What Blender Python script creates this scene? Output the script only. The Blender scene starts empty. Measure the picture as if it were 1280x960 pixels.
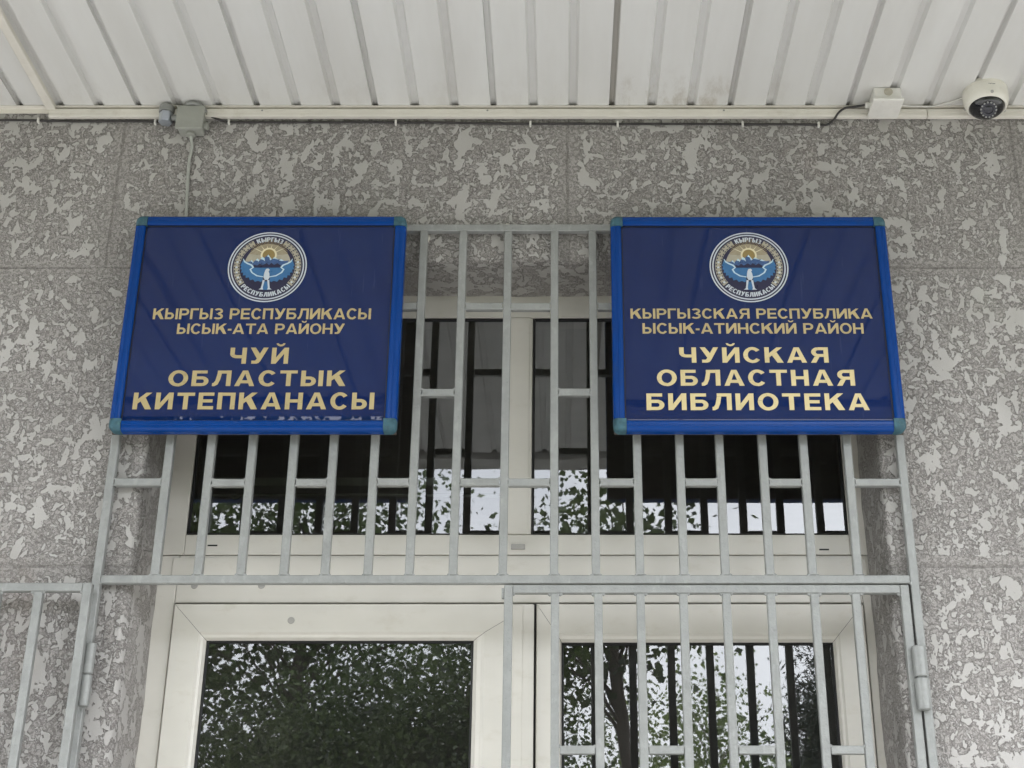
import bpy, bmesh, math, random
from mathutils import Vector, Matrix, noise as mnoise

random.seed(7)
S = bpy.context.scene
COL = S.collection
R = math.radians

# ------------------------------------------------------------------ camera
cd = bpy.data.cameras.new('camera')
cam = bpy.data.objects.new('camera', cd)
COL.objects.link(cam)
cam.location = (0.0, -3.2, 1.6)
cam.rotation_euler = (R(90 + 23.736), 0, 0)
cd.sensor_fit = 'HORIZONTAL'
cd.sensor_width = 36
cd.lens = 36 * 1767 / 1280
cd.shift_x = -60 / 1280
cd.clip_start = 0.05
cd.clip_end = 2000
S.camera = cam

# ------------------------------------------------------------------ sky, sun, exposure
SUN_EL, SUN_AZ = 52, 215
W = bpy.data.worlds.new('World')
S.world = W
W.use_nodes = True
nt = W.node_tree
bg = nt.nodes['Background']
sky = nt.nodes.new('ShaderNodeTexSky')
sky.sky_type = 'NISHITA'
sky.sun_disc = False
sky.sun_elevation = R(SUN_EL)
sky.sun_rotation = R(SUN_AZ)
sky.air_density = 1.0
sky.dust_density = 4.0
tc = nt.nodes.new('ShaderNodeTexCoord')
cl = nt.nodes.new('ShaderNodeTexNoise')
cl.inputs['Scale'].default_value = 3.2
cl.inputs['Detail'].default_value = 6
cl.inputs['Roughness'].default_value = 0.58
nt.links.new(tc.outputs['Generated'], cl.inputs['Vector'])
cr = nt.nodes.new('ShaderNodeValToRGB')
cr.color_ramp.elements[0].position = 0.30
cr.color_ramp.elements[0].color = (7.5, 7.9, 8.6, 1)
cr.color_ramp.elements[1].position = 0.68
cr.color_ramp.elements[1].color = (15.0, 15.2, 15.6, 1)
nt.links.new(cl.outputs['Fac'], cr.inputs['Fac'])
mx = nt.nodes.new('ShaderNodeMix')
mx.data_type = 'RGBA'
mx.inputs['Factor'].default_value = 0.86
nt.links.new(sky.outputs['Color'], mx.inputs['A'])
nt.links.new(cr.outputs['Color'], mx.inputs['B'])
nt.links.new(mx.outputs['Result'], bg.inputs['Color'])
bg.inputs['Strength'].default_value = 0.14

sl = bpy.data.lights.new('sun', 'SUN')
sl.energy = 1.2
sl.angle = R(16)
sl.color = (1.0, 0.97, 0.92)
sun = bpy.data.objects.new('sun', sl)
COL.objects.link(sun)
# light travels towards +Y (onto the facade side) and down
sun.rotation_euler = (R(90 - SUN_EL), 0, R(-20))

S.view_settings.view_transform = 'Standard'
S.view_settings.look = 'None'
S.view_settings.gamma = 1.0
S.view_settings.exposure = 1.80
S.cycles.max_bounces = 10
S.cycles.diffuse_bounces = 6
S.cycles.glossy_bounces = 6
S.cycles.transparent_max_bounces = 12
S.cycles.caustics_reflective = False
S.cycles.caustics_refractive = False
S.cycles.sample_clamp_indirect = 6


# ------------------------------------------------------------------ helpers
def thing(name, label, cat, loc=(0, 0, 0), group=None):
    o = bpy.data.objects.new(name, None)
    o.empty_display_size = 0.1
    COL.objects.link(o)
    o.location = loc
    o['label'] = label
    o['category'] = cat
    if group:
        o['group'] = group
    return o


def tag(o, label, cat, group=None):
    o['label'] = label
    o['category'] = cat
    if group:
        o['group'] = group
    return o


def obj(name, bm, mats, parent=None, smooth=False, label=None):
    """link bm (built in world coordinates) as one mesh object"""
    me = bpy.data.meshes.new(name)
    if parent is not None:
        p = parent
        off = Vector((0, 0, 0))
        while p is not None:
            off += p.location
            p = p.parent
        bmesh.ops.translate(bm, verts=bm.verts, vec=-off)
    bm.normal_update()
    bm.to_mesh(me)
    bm.free()
    if not isinstance(mats, (list, tuple)):
        mats = [mats]
    for m in mats:
        me.materials.append(m)
    if smooth:
        for f in me.polygons:
            f.use_smooth = True
    o = bpy.data.objects.new(name, me)
    COL.objects.link(o)
    if parent is not None:
        o.parent = parent
    if label:
        o['label'] = label
    return o


def struct(o):
    o['kind'] = 'structure'
    return o


def box(bm, x0, x1, y0, y1, z0, z1, bev=0.0, seg=2, mi=0):
    r = bmesh.ops.create_cube(bm, size=1.0)
    vs = r['verts']
    for v in vs:
        v.co = Vector((x0 + (v.co.x + .5) * (x1 - x0), y0 + (v.co.y + .5) * (y1 - y0), z0 + (v.co.z + .5) * (z1 - z0)))
    fs = set(f for v in vs for f in v.link_faces)
    if bev > 0:
        es = list(set(e for v in vs for e in v.link_edges))
        rr = bmesh.ops.bevel(bm, geom=es, offset=bev, segments=seg, affect='EDGES', profile=0.5)
        fs = set(f for v in rr['verts'] for f in v.link_faces)
    for f in fs:
        f.material_index = mi
    return fs


def tube(bm, pts, r, n=8, cap=True, mi=0, radii=None):
    pts = [Vector(p) for p in pts]
    rings = []
    prev = None
    for i, p in enumerate(pts):
        if i == 0:
            t = pts[1] - pts[0]
        elif i == len(pts) - 1:
            t = pts[-1] - pts[-2]
        else:
            t = pts[i + 1] - pts[i - 1]
        t.normalize()
        if prev is None:
            a = Vector((0, 0, 1)) if abs(t.z) < .9 else Vector((1, 0, 0))
            u = t.cross(a).normalized()
        else:
            u = (prev - t * prev.dot(t)).normalized()
        prev = u
        w = t.cross(u)
        rr = radii[i] if radii else r
        rings.append([bm.verts.new(p + (u * math.cos(2 * math.pi * k / n) + w * math.sin(2 * math.pi * k / n)) * rr) for k in range(n)])
    for a, b in zip(rings, rings[1:]):
        for k in range(n):
            f = bm.faces.new((a[k], a[(k + 1) % n], b[(k + 1) % n], b[k]))
            f.material_index = mi
            f.smooth = True
    if cap:
        for ring in (rings[0], rings[-1]):
            f = bm.faces.new(ring)
            f.material_index = mi


def smooth_path(pts, sub=6):
    pts = [Vector(p) for p in pts]
    out = []
    for i in range(len(pts) - 1):
        p0 = pts[max(i - 1, 0)]
        p1 = pts[i]
        p2 = pts[i + 1]
        p3 = pts[min(i + 2, len(pts) - 1)]
        for k in range(sub):
            t = k / sub
            out.append(.5 * ((2 * p1) + (p2 - p0) * t + (2 * p0 - 5 * p1 + 4 * p2 - p3) * t * t + (-p0 + 3 * p1 - 3 * p2 + p3) * t ** 3))
    out.append(pts[-1])
    return out


def prism(bm, section, axis, a, b, mi=0):
    """section: list of 2D points; axis 'x' -> section=(y,z); axis 'y' -> (x,z); axis 'z' -> (x,y)"""
    def P(s, t):
        if axis == 'x':
            return Vector((t, s[0], s[1]))
        if axis == 'y':
            return Vector((s[0], t, s[1]))
        return Vector((s[0], s[1], t))
    A = [bm.verts.new(P(s, a)) for s in section]
    B = [bm.verts.new(P(s, b)) for s in section]
    n = len(section)
    fs = []
    for i in range(n):
        fs.append(bm.faces.new((A[i], A[(i + 1) % n], B[(i + 1) % n], B[i])))
    fs.append(bm.faces.new(A[::-1]))
    fs.append(bm.faces.new(B))
    for f in fs:
        f.material_index = mi
    return fs


def lathe(bm, prof, centre, axis=Vector((0, 0, -1)), n=40, mi=0, smooth=True):
    """prof: list of (radius, distance along axis)"""
    ax = axis.normalized()
    a = Vector((1, 0, 0)) if abs(ax.x) < .9 else Vector((0, 1, 0))
    u = (a - ax * a.dot(ax)).normalized()
    w = ax.cross(u)
    c = Vector(centre)
    rings = []
    segs = []
    full = []
    for i, (r, h) in enumerate(prof):
        full.append((r, h))
        if 0 < i < len(prof) - 1:
            a1 = math.atan2(h - prof[i - 1][1], r - prof[i - 1][0])
            a2 = math.atan2(prof[i + 1][1] - h, prof[i + 1][0] - r)
            da = abs((a2 - a1 + math.pi) % (2 * math.pi) - math.pi)
            if da > R(38) and r > 1e-6:
                segs.append(len(full) - 1)
                full.append((r, h))
    for r, h in full:
        if r < 1e-6:
            rings.append([bm.verts.new(c + ax * h)])
        else:
            rings.append([bm.verts.new(c + ax * h + (u * math.cos(2 * math.pi * k / n) + w * math.sin(2 * math.pi * k / n)) * r) for k in range(n)])
    for si, (a_, b_) in enumerate(zip(rings, rings[1:])):
        if si in segs:
            continue
        for k in range(n):
            k2 = (k + 1) % n
            if len(a_) == 1 and len(b_) == 1:
                continue
            if len(a_) == 1:
                f = bm.faces.new((a_[0], b_[k], b_[k2]))
            elif len(b_) == 1:
                f = bm.faces.new((a_[k], a_[k2], b_[0]))
            else:
                f = bm.faces.new((a_[k], a_[k2], b_[k2], b_[k]))
            f.material_index = mi
            f.smooth = smooth


def fix(bm):
    bmesh.ops.recalc_face_normals(bm, faces=bm.faces)
    return bm


# ------------------------------------------------------------------ materials
class G:
    """small wrapper to write node graphs"""
    def __init__(self, name):
        self.m = bpy.data.materials.new(name)
        self.m.use_nodes = True
        self.t = self.m.node_tree
        self.b = self.t.nodes['Principled BSDF']
        self.out = self.t.nodes['Material Output']

    def n(self, kind, **kw):
        nd = self.t.nodes.new(kind)
        for k, v in kw.items():
            setattr(nd, k, v)
        return nd

    def link(self, a, b):
        self.t.links.new(a, b)

    def val(self, sock, v):
        if hasattr(v, 'is_output'):
            self.link(v, sock)
        else:
            sock.default_value = v

    def math(self, op, a, b=None, c=None, clamp=False):
        nd = self.n('ShaderNodeMath', operation=op)
        nd.use_clamp = clamp
        self.val(nd.inputs[0], a)
        if b is not None:
            self.val(nd.inputs[1], b)
        if c is not None:
            self.val(nd.inputs[2], c)
        return nd.outputs[0]

    def noise(self, vec, scale, detail=3, rough=.5, dist=0.0):
        nd = self.n('ShaderNodeTexNoise')
        self.link(vec, nd.inputs['Vector'])
        self.val(nd.inputs['Scale'], scale)
        nd.inputs['Detail'].default_value = detail
        nd.inputs['Roughness'].default_value = rough
        nd.inputs['Distortion'].default_value = dist
        return nd.outputs['Fac']

    def sstep(self, x, a, b):
        nd = self.n('ShaderNodeMapRange', interpolation_type='SMOOTHSTEP')
        self.val(nd.inputs['Value'], x)
        self.val(nd.inputs['From Min'], a)
        self.val(nd.inputs['From Max'], b)
        return nd.outputs['Result']

    def maprange(self, x, a, b, c, d):
        nd = self.n('ShaderNodeMapRange')
        self.val(nd.inputs['Value'], x)
        for k, v in zip(('From Min', 'From Max', 'To Min', 'To Max'), (a, b, c, d)):
            self.val(nd.inputs[k], v)
        return nd.outputs['Result']

    def mix(self, f, a, b):
        nd = self.n('ShaderNodeMix', data_type='RGBA')
        self.val(nd.inputs['Factor'], f)
        for s, v in (('A', a), ('B', b)):
            if hasattr(v, 'is_output'):
                self.link(v, nd.inputs[s])
            else:
                nd.inputs[s].default_value = (*v, 1)
        return nd.outputs['Result']

    def pos(self):
        return self.n('ShaderNodeNewGeometry').outputs['Position']

    def scale(self, vec, s):
        nd = self.n('ShaderNodeVectorMath', operation='MULTIPLY')
        self.link(vec, nd.inputs[0])
        nd.inputs[1].default_value = s
        return nd.outputs[0]

    def bump(self, h, dist=.002, strength=1.0):
        nd = self.n('ShaderNodeBump')
        nd.inputs['Distance'].default_value = dist
        nd.inputs['Strength'].default_value = strength
        self.link(h, nd.inputs['Height'])
        self.link(nd.outputs['Normal'], self.b.inputs['Normal'])


def paint(name, col, rough=.5, var=.06, scale=14, metal=0.0, spec=.5, bumpd=0.0, bscale=160, dirt=None, coat=0.0, stretch=(1, 1, 1)):
    g = G(name)
    p = g.scale(g.pos(), stretch)
    n = g.noise(p, scale, 5, .6)
    lo = tuple(c * (1 - var) for c in col)
    hi = tuple(min(1, c * (1 + var)) for c in col)
    c = g.mix(g.maprange(n, .3, .7, 0, 1), lo, hi)
    if dirt:
        d = g.noise(p, scale * 2.3, 6, .7)
        c = g.mix(g.math('MULTIPLY', g.sstep(d, .54, .72), dirt[3]), c, dirt[:3])
    g.link(c, g.b.inputs['Base Color'])
    g.link(g.maprange(n, .3, .7, rough * .88, min(1, rough * 1.12)), g.b.inputs['Roughness'])
    g.b.inputs['Metallic'].default_value = metal
    g.b.inputs['Specular IOR Level'].default_value = spec
    g.b.inputs['Coat Weight'].default_value = coat
    g.b.inputs['Coat Roughness'].default_value = .06
    if bumpd > 0:
        g.bump(g.noise(p, bscale, 3, .6), bumpd, 1.0)
    return g.m


def plaster():
    g = G('bark_beetle_plaster')
    P = g.pos()
    sep = g.n('ShaderNodeSeparateXYZ')
    g.link(P, sep.inputs[0])
    X, Y, Z = sep.outputs
    v = g.scale(P, (1, 1, .72))
    big = g.noise(v, 2.3, 2, .5)
    bigoff = g.math('MULTIPLY', g.math('SUBTRACT', big, .5), .15)
    # joints between the wall panels
    def band(coord, c, w, wob):
        d = g.math('ABSOLUTE', g.math('SUBTRACT', g.math('ADD', coord, g.math('MULTIPLY', g.math('SUBTRACT', wob, .5), .012)), c))
        return d
    wob = g.noise(v, 9, 3, .6)
    face = g.math('LESS_THAN', Y, .012)
    upper = g.math('GREATER_THAN', Z, 3.335)
    ds = []
    for c in (3.334, 2.541, 1.748, .955):
        ds.append(band(Z, c, 0, wob))
    for c in (-1.168, .02, 1.208, -2.356):
        d = band(X, c, 0, wob)
        ds.append(g.math('ADD', d, g.math('MULTIPLY', g.math('SUBTRACT', 1.0, upper), 10)))
    dj = ds[0]
    for d in ds[1:]:
        dj = g.math('MINIMUM', dj, d)
    dj = g.math('ADD', dj, g.math('MULTIPLY', g.math('SUBTRACT', 1.0, face), 10))
    jband = g.math('SUBTRACT', 1.0, g.sstep(dj, .014, .030))
    jline = g.math('SUBTRACT', 1.0, g.sstep(dj, .0008, .0052))
    jsup = g.math('MULTIPLY', jband, .13)
    # large flattened patches, then rounder and smaller islands
    n1 = g.math('SUBTRACT', g.math('ADD', g.noise(v, 21.5, 5.5, .63, .2), bigoff), jsup)
    n2 = g.math('SUBTRACT', g.math('ADD', g.noise(g.scale(P, (1, 1, .9)), 38, 2.2, .5, .3), g.math('MULTIPLY', bigoff, .8)), jsup)
    n2b = g.math('SUBTRACT', g.math('ADD', g.noise(P, 74, 1.6, .45, .2), g.math('MULTIPLY', bigoff, .5)), jsup)
    T1, T2, T3 = .549, .578, .606
    m1 = g.sstep(n1, T1 - .004, T1 + .014)
    m2 = g.sstep(n2, T2 - .004, T2 + .020)
    m3 = g.sstep(n2b, T3 - .006, T3 + .028)
    patch = g.math('MAXIMUM', g.math('MAXIMUM', m1, m2), m3)
    e1 = g.math('SUBTRACT', 1.0, g.sstep(g.math('ABSOLUTE', g.math('SUBTRACT', n1, T1 - .008)), .004, .016))
    e2 = g.math('SUBTRACT', 1.0, g.sstep(g.math('ABSOLUTE', g.math('SUBTRACT', n2, T2 - .010)), .004, .026))
    e3 = g.math('SUBTRACT', 1.0, g.sstep(g.math('ABSOLUTE', g.math('SUBTRACT', n2b, T3 - .014)), .006, .034))
    edge = g.math('MULTIPLY', g.math('MAXIMUM', g.math('MAXIMUM', e1, e2), e3), g.math('SUBTRACT', 1.0, patch))
    # worm-like rough ground between them
    n3 = g.noise(P, 105, 2.5, .55, .5)
    fr = g.math('FRACT', g.math('MULTIPLY', n3, 3.4))
    worm = g.sstep(g.math('ABSOLUTE', g.math('SUBTRACT', fr, .5)), .02, .30)
    n4 = g.noise(P, 320, 3, .6)
    n5 = g.noise(v, 5.5, 4, .6)
    # colours
    rough_c = g.mix(worm, (.235, .222, .213), (.430, .410, .396))
    rough_c = g.mix(g.math('MULTIPLY', g.maprange(n4, .34, .62, 0, 1), .60), rough_c, (.225, .211, .201))
    patch_c = g.mix(g.maprange(n5, .35, .65, 0, 1), (.430, .414, .400), (.480, .466, .454))
    patch_c = g.mix(g.math('MULTIPLY', g.maprange(n4, .35, .7, 0, 1), .26), patch_c, (.34, .325, .31))
    c = g.mix(patch, rough_c, patch_c)
    c = g.mix(g.math('MULTIPLY', edge, .46), c, (.165, .154, .147))
    # greenish and brownish old staining
    st = g.sstep(g.noise(P, 2.1, 3, .55), .58, .74)
    c = g.mix(g.math('MULTIPLY', st, .22), c, (.34, .365, .30))
    st2 = g.sstep(g.noise(g.scale(P, (1.1, 1.1, .6)), 3.1, 3, .6), .58, .76)
    c = g.mix(g.math('MULTIPLY', st2, .25), c, (.37, .305, .265))
    c = g.mix(g.math('MULTIPLY', g.math('MULTIPLY', jline, g.maprange(wob, .36, .62, .05, 1)), .60), c, (.14, .13, .12))
    tone = g.maprange(g.noise(P, 1.15, 3, .55), .3, .7,   .90, 1.10)
    tn = g.n('ShaderNodeVectorMath', operation='SCALE')
    g.link(c, tn.inputs[0])
    g.link(tone, tn.inputs['Scale'])
    c = tn.outputs[0]
    # smeared, smooth reveals
    rev = g.math('GREATER_THAN', Y, .03)
    sm = g.noise(g.scale(P, (30, 30, 6)), 1.0, 4, .6)
    c = g.mix(g.math('MULTIPLY', rev, .45), c, g.mix(sm, (.28, .265, .25), (.42, .40, .38)))
    g.link(c, g.b.inputs['Base Color'])
    g.b.inputs['Roughness'].default_value = .82
    g.b.inputs['Specular IOR Level'].default_value = .25
    h = g.math('MULTIPLY', patch, 1.0)
    h = g.math('ADD', h, g.math('MULTIPLY', g.math('MULTIPLY', worm, g.math('SUBTRACT', 1.0, patch)), .55))
    h = g.math('ADD', h, g.math('MULTIPLY', n4, .18))
    h = g.math('SUBTRACT', h, g.math('MULTIPLY', edge, .6))
    h = g.math('SUBTRACT', h, g.math('MULTIPLY', jband, .8))
    h = g.math('SUBTRACT', h, g.math('MULTIPLY', jline, 1.2))
    g.bump(h, .0026, .85)
    return g.m


def soffit_mat():
    g = G('white_soffit_paint')
    P = g.pos()
    sep = g.n('ShaderNodeSeparateXYZ')
    g.link(P, sep.inputs[0])
    X, Y, Z = sep.outputs
    n = g.noise(g.scale(P, (5, .8, 1)), 1.6, 4, .6)
    c = g.mix(g.maprange(n, .3, .7, 0, 1), (.655, .648, .632), (.740, .740, .732))
    rnd = g.n('ShaderNodeObjectInfo').outputs['Random']
    c = g.mix(g.math('MULTIPLY', rnd, .30), c, (.60, .595, .575))
    # brown leak stains: by the wall and along one dirty joint
    near = g.sstep(Y, -.24, -.02)
    sn = g.sstep(g.noise(g.scale(P, (14, 5, 1)), 1.0, 5, .7), .50, .70)
    xw = g.math('SUBTRACT', 1.0, g.sstep(g.math('ABSOLUTE', g.math('SUBTRACT', X, .31)), .08, .26))
    f = g.math('MULTIPLY', g.math('MULTIPLY', near, sn), g.maprange(xw, 0, 1, .15, .6))
    c = g.mix(f, c, (.33, .28, .21))
    grv = g.sstep(Z, 3.8215, 3.826)
    gx = g.math('SUBTRACT', 1.0, g.sstep(g.math('ABSOLUTE', g.math('SUBTRACT', X, .1405)), .012, .02))
    gx2 = g.math('SUBTRACT', 1.0, g.sstep(g.math('ABSOLUTE', g.math('SUBTRACT', X, 1.1195)), .012, .02))
    gg = g.math('MULTIPLY', grv, g.math('ADD', g.math('MULTIPLY', gx, .5), g.math('MULTIPLY', gx2, .4)))
    c = g.mix(gg, c, (.30, .27, .22))
    fine = g.sstep(g.noise(P, 60, 5, .7), .62, .76)
    c = g.mix(g.math('MULTIPLY', fine, .10), c, (.4, .37, .33))
    g.link(c, g.b.inputs['Base Color'])
    g.b.inputs['Roughness'].default_value = .42
    g.bump(g.noise(P, 7, 3, .5), .004, .25)
    return g.m


def glass_mat():
    g = G('window_glass')
    P = g.pos()
    fr = g.n('ShaderNodeFresnel')
    fr.inputs['IOR'].default_value = 2.05
    bp = g.n('ShaderNodeBump')
    bp.inputs['Distance'].default_value = .0016
    bp.inputs['Strength'].default_value = .35
    g.link(g.noise(P, 5.0, 2, .5), bp.inputs['Height'])
    gl = g.n('ShaderNodeBsdfGlossy')
    gl.inputs['Roughness'].default_value = 0.010
    bp.inputs['Strength'].default_value = .16
    gl.inputs['Color'].default_value = (.96, .98, 1, 1)
    g.link(bp.outputs[0], gl.inputs['Normal'])
    tr = g.n('ShaderNodeBsdfTransparent')
    tr.inputs['Color'].default_value = (.62, .65, .64, 1)
    mxs = g.n('ShaderNodeMixShader')
    g.link(fr.outputs[0], mxs.inputs[0])
    g.link(tr.outputs[0], mxs.inputs[1])
    g.link(gl.outputs[0], mxs.inputs[2])
    df = g.n('ShaderNodeBsdfDiffuse')
    df.inputs['Color'].default_value = (.62, .57, .50, 1)
    md = g.n('ShaderNodeMixShader')
    g.link(g.maprange(g.noise(g.scale(P, (1, 1, .6)), 3.5, 5, .65), .3, .7, .007, .024), md.inputs[0])
    g.link(mxs.outputs[0], md.inputs[1])
    g.link(df.outputs[0], md.inputs[2])
    g.link(md.outputs[0], g.out.inputs['Surface'])
    return g.m


def steel_mat():
    g = G('silver_painted_steel')
    P = g.pos()
    n = g.noise(P, 22, 5, .65)
    c = g.mix(g.maprange(n, .3, .7, 0, 1), (.245, .253, .246), (.320, .328, .320))
    d = g.sstep(g.noise(P, 120, 4, .7), .60, .72)
    c = g.mix(g.math('MULTIPLY', d, .35), c, (.15, .16, .157))
    l = g.sstep(g.noise(g.scale(P, (1, 1, .4)), 55, 3, .6), .60, .68)
    c = g.mix(g.math('MULTIPLY', l, .22), c, (.43, .44, .43))
    g.link(c, g.b.inputs['Base Color'])
    g.b.inputs['Metallic'].default_value = .15
    g.link(g.maprange(n, .3, .7, .30, .50), g.b.inputs['Roughness'])
    g.bump(g.math('ADD', g.noise(P, 90, 4, .6), g.math('MULTIPLY', g.noise(P, 400, 2, .5), .3)), .0016, 1.0)
    return g.m


def leaf_mat(name, a, b, trans=.3):
    g = G(name)
    P = g.pos()
    n = g.noise(P, 1.5, 3, .6)
    n2 = g.n('ShaderNodeObjectInfo').outputs['Random']
    oi = g.noise(P, 17, 2, .5)
    c = g.mix(g.maprange(g.math('ADD', g.math('MULTIPLY', n, .75), g.math('MULTIPLY', oi, .25)), .38, .62, 0, 1), a, b)
    g.link(c, g.b.inputs['Base Color'])
    g.b.inputs['Roughness'].default_value = .5
    tl = g.n('ShaderNodeBsdfTranslucent')
    g.link(c, tl.inputs['Color'])
    ms = g.n('ShaderNodeMixShader')
    ms.inputs[0].default_value = trans
    g.link(g.b.outputs[0], ms.inputs[1])
    g.link(tl.outputs[0], ms.inputs[2])
    g.link(ms.outputs[0], g.out.inputs['Surface'])
    return g.m


def sign_panel_mat():
    g = G('navy_sign_face')
    P = g.pos()
    n = g.noise(P, 3.5, 4, .6)
    c = g.mix(g.maprange(n, .3, .7, 0, 1), (.0004, .0110, .076), (.0010, .0155, .094))
    sc = g.sstep(g.noise(g.scale(P, (40, 1, 3)), 2.0, 3, .6), .66, .74)
    c = g.mix(g.math('MULTIPLY', sc, .10), c, (.12, .14, .25))
    g.link(c, g.b.inputs['Base Color'])
    g.link(g.maprange(n, .3, .7, .006, .016), g.b.inputs['Roughness'])
    g.b.inputs['IOR'].default_value = 1.50
    return g.m


M = {
    'plaster': plaster(),
    'soffit': soffit_mat(),
    'glass': glass_mat(),
    'steel': steel_mat(),
    'navy': sign_panel_mat(),
    'upvc': paint('white_door_plastic', (.635, .612, .560), .36, .035, 5, dirt=(.50, .46, .38, .30), stretch=(1, 1, 2)),
    'rubber': paint('black_gasket', (.012, .012, .012), .55),
    'trunk': paint('white_trunking_plastic', (.72, .69, .63), .4, .06, 9, dirt=(.50, .45, .37, .35)),
    'blue': paint('blue_frame_plastic', (.0004, .043, .222), .22, .08, 7, spec=.22, dirt=(.010, .045, .16, .35)),
    'cap': paint('worn_corner_cap', (.034, .100, .132), .55, .35, 60, bumpd=.0006, bscale=220, dirt=(.10, .20, .16, .6)),
    'gold': paint('gold_lettering', (.470, .380, .190), .30, .07, 20),
    'gold_pale': paint('pale_gold_lettering', (.66, .55, .285), .30, .06, 20),
    'cream': paint('emblem_cream', (.74, .67, .46), .3, .05, 30),
    'beige': paint('emblem_beige', (.40, .37, .29), .3, .08, 60),
    'sun': paint('emblem_sun', (.27, .195, .07), .3, .08, 60),
    'ray': paint('emblem_rays', (.25, .185, .085), .3, .08, 60),
    'white_ink': paint('emblem_white', (.56, .61, .67), .3, .05, 60),
    'ice': paint('emblem_pale_blue', (.50, .66, .76), .3, .05, 60),
    'lake': paint('emblem_blue', (.040, .150, .335), .3, .15, 60),
    'mount': paint('emblem_mountain_blue', (.045, .100, .245), .3, .25, 140),
    'dark_ink': paint('emblem_dark_navy', (.016, .016, .050), .3, .08, 60),
    'jbox': paint('grey_box_plastic', (.325, .33, .30), .5, .06, 30, bumpd=.0004),
    'zinc': paint('galvanised_metal', (.55, .59, .66), .32, .10, 40, metal=.75),
    'dullzinc': paint('dull_grey_metal', (.27, .275, .265), .5, .15, 40, metal=.3),
    'cable_black': paint('black_cable', (.035, .032, .032), .55, .3, 40),
    'cable_grey': paint('grey_cable', (.40, .41, .38), .5, .10, 40),
    'cable_white': paint('white_cable', (.60, .59, .56), .45, .1, 40),
    'white_plastic': paint('white_box_plastic', (.74, .725, .69), .38, .05, 30, dirt=(.55, .50, .42, .3)),
    'knock': paint('rubber_plug', (.46, .43, .36), .6, .15, 90, bumpd=.0006),
    'cam_white': paint('camera_white', (.76, .735, .67), .34, .04, 20, dirt=(.5, .45, .36, .3)),
    'dome': paint('smoked_dome', (.010, .010, .012), .05, .1, 20, coat=.6),
    'lens': paint('lens_dark', (.018, .018, .028), .08, .1, 20),
    'led': paint('infrared_led', (.30, .30, .30), .2, .1, 60),
    'ink': paint('dark_print', (.08, .08, .085), .5),
    'shadow_line': paint('shadow_line_navy', (.004, .006, .022), .5),
    'slot': paint('drain_slot_black', (.012, .012, .012), .6),
    'capgrey': paint('grey_plastic_cap', (.36, .35, .33), .4),
    'room': paint('dim_room_paint', (.60, .59, .56), .8, .2, 2),
    'room_pale': paint('pale_room_beam', (.74, .74, .71), .7, .05, 3),
    'fascia': paint('canopy_fascia', (.55, .54, .52), .55, .15, 3, dirt=(.2, .18, .15, .4)),
    'concrete': paint('roof_concrete', (.32, .31, .29), .85, .15, 3, bumpd=.003, bscale=60),
    'paving': paint('paving_concrete', (.41, .404, .392), .85, .14, 2.2, bumpd=.002, bscale=50),
    'grass': paint('ground_grass', (.115, .122, .085), .9, .35, 1.3, bumpd=.02, bscale=25),
    'bark': paint('bark', (.075, .060, .048), .9, .4, 9, bumpd=.02, bscale=22, stretch=(1, 1, .25)),
    'birch': paint('pale_bark', (.36, .34, .31), .85, .35, 9, bumpd=.006, bscale=30),
    'leaf_dark': leaf_mat('dark_leaves', (.014, .026, .010), (.115, .165, .048), .30),
    'leaf_mid': leaf_mat('green_leaves', (.035, .070, .016), (.085, .130, .030), .35),
    'leaf_pale': leaf_mat('pale_leaves', (.14, .20, .06), (.23, .29, .10), .5),
    'needle': leaf_mat('dark_needles', (.016, .028, .016), (.036, .052, .026), .15),
    'backing': paint('dark_backing_board', (.085, .070, .060), .7, .15, 12),
}

# ------------------------------------------------------------------ ground
bm = bmesh.new()
bmesh.ops.create_grid(bm, x_segments=2, y_segments=2, size=400)
struct(obj('ground', bm, M['grass']))
bm = bmesh.new()
box(bm, -12, 12, -5.3, -.002, -.05, .004)
struct(obj('paving', fix(bm), M['paving']))

# ------------------------------------------------------------------ building: wall with the door opening
SOF = 3.8176          # soffit level
OX0, OX1, OZ = -1.0, .7715, 3.351   # door opening in the wall face
building = thing('library_building', 'grey wall of rough patchy plaster around the white double door', 'building', (0, .3, 0))

bm = bmesh.new()
RAD = .016
NS = 90


def ring(ins, y, amp):
    """three sided loop (left, top, right) of the opening, grown by -ins"""
    x0, x1, zt = OX0 - ins, OX1 + ins, OZ + ins
    pts = []
    for i in range(NS + 1):
        pts.append(Vector((x0, y, zt * i / NS)))
    for i in range(1, 41):
        pts.append(Vector((x0 + (x1 - x0) * i / 40, y, zt)))
    for i in range(NS - 1, -1, -1):
        pts.append(Vector((x1, y, zt * i / NS)))
    out = []
    for p in pts:
        w = (mnoise.noise(p * 6) * .6 + mnoise.noise(p * 17) * .4) * amp
        q = p.copy()
        if p.x <= x0 + 1e-6:
            q.x -= w
        elif p.x >= x1 - 1e-6:
            q.x += w
        if p.z >= zt - 1e-6:
            q.z += w
        out.append(bm.verts.new(q))
    return out


rings = [ring(.06, 0, 0)]
for k in range(6):
    a = k / 5 * math.pi / 2
    rings.append(ring(RAD * (1 - math.sin(a)), RAD * (1 - math.cos(a)), .006))
rings.append(ring(-.006, .06, .006))
rings.append(ring(-.010, .11, .006))
rings.append(ring(-.013, .1685, .008))
rings.append(ring(-.013, .30, 0))
for a, b in zip(rings, rings[1:]):
    for i in range(len(a) - 1):
        f = bm.faces.new((a[i], b[i], b[i + 1], a[i + 1]))
        f.smooth = True
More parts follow.
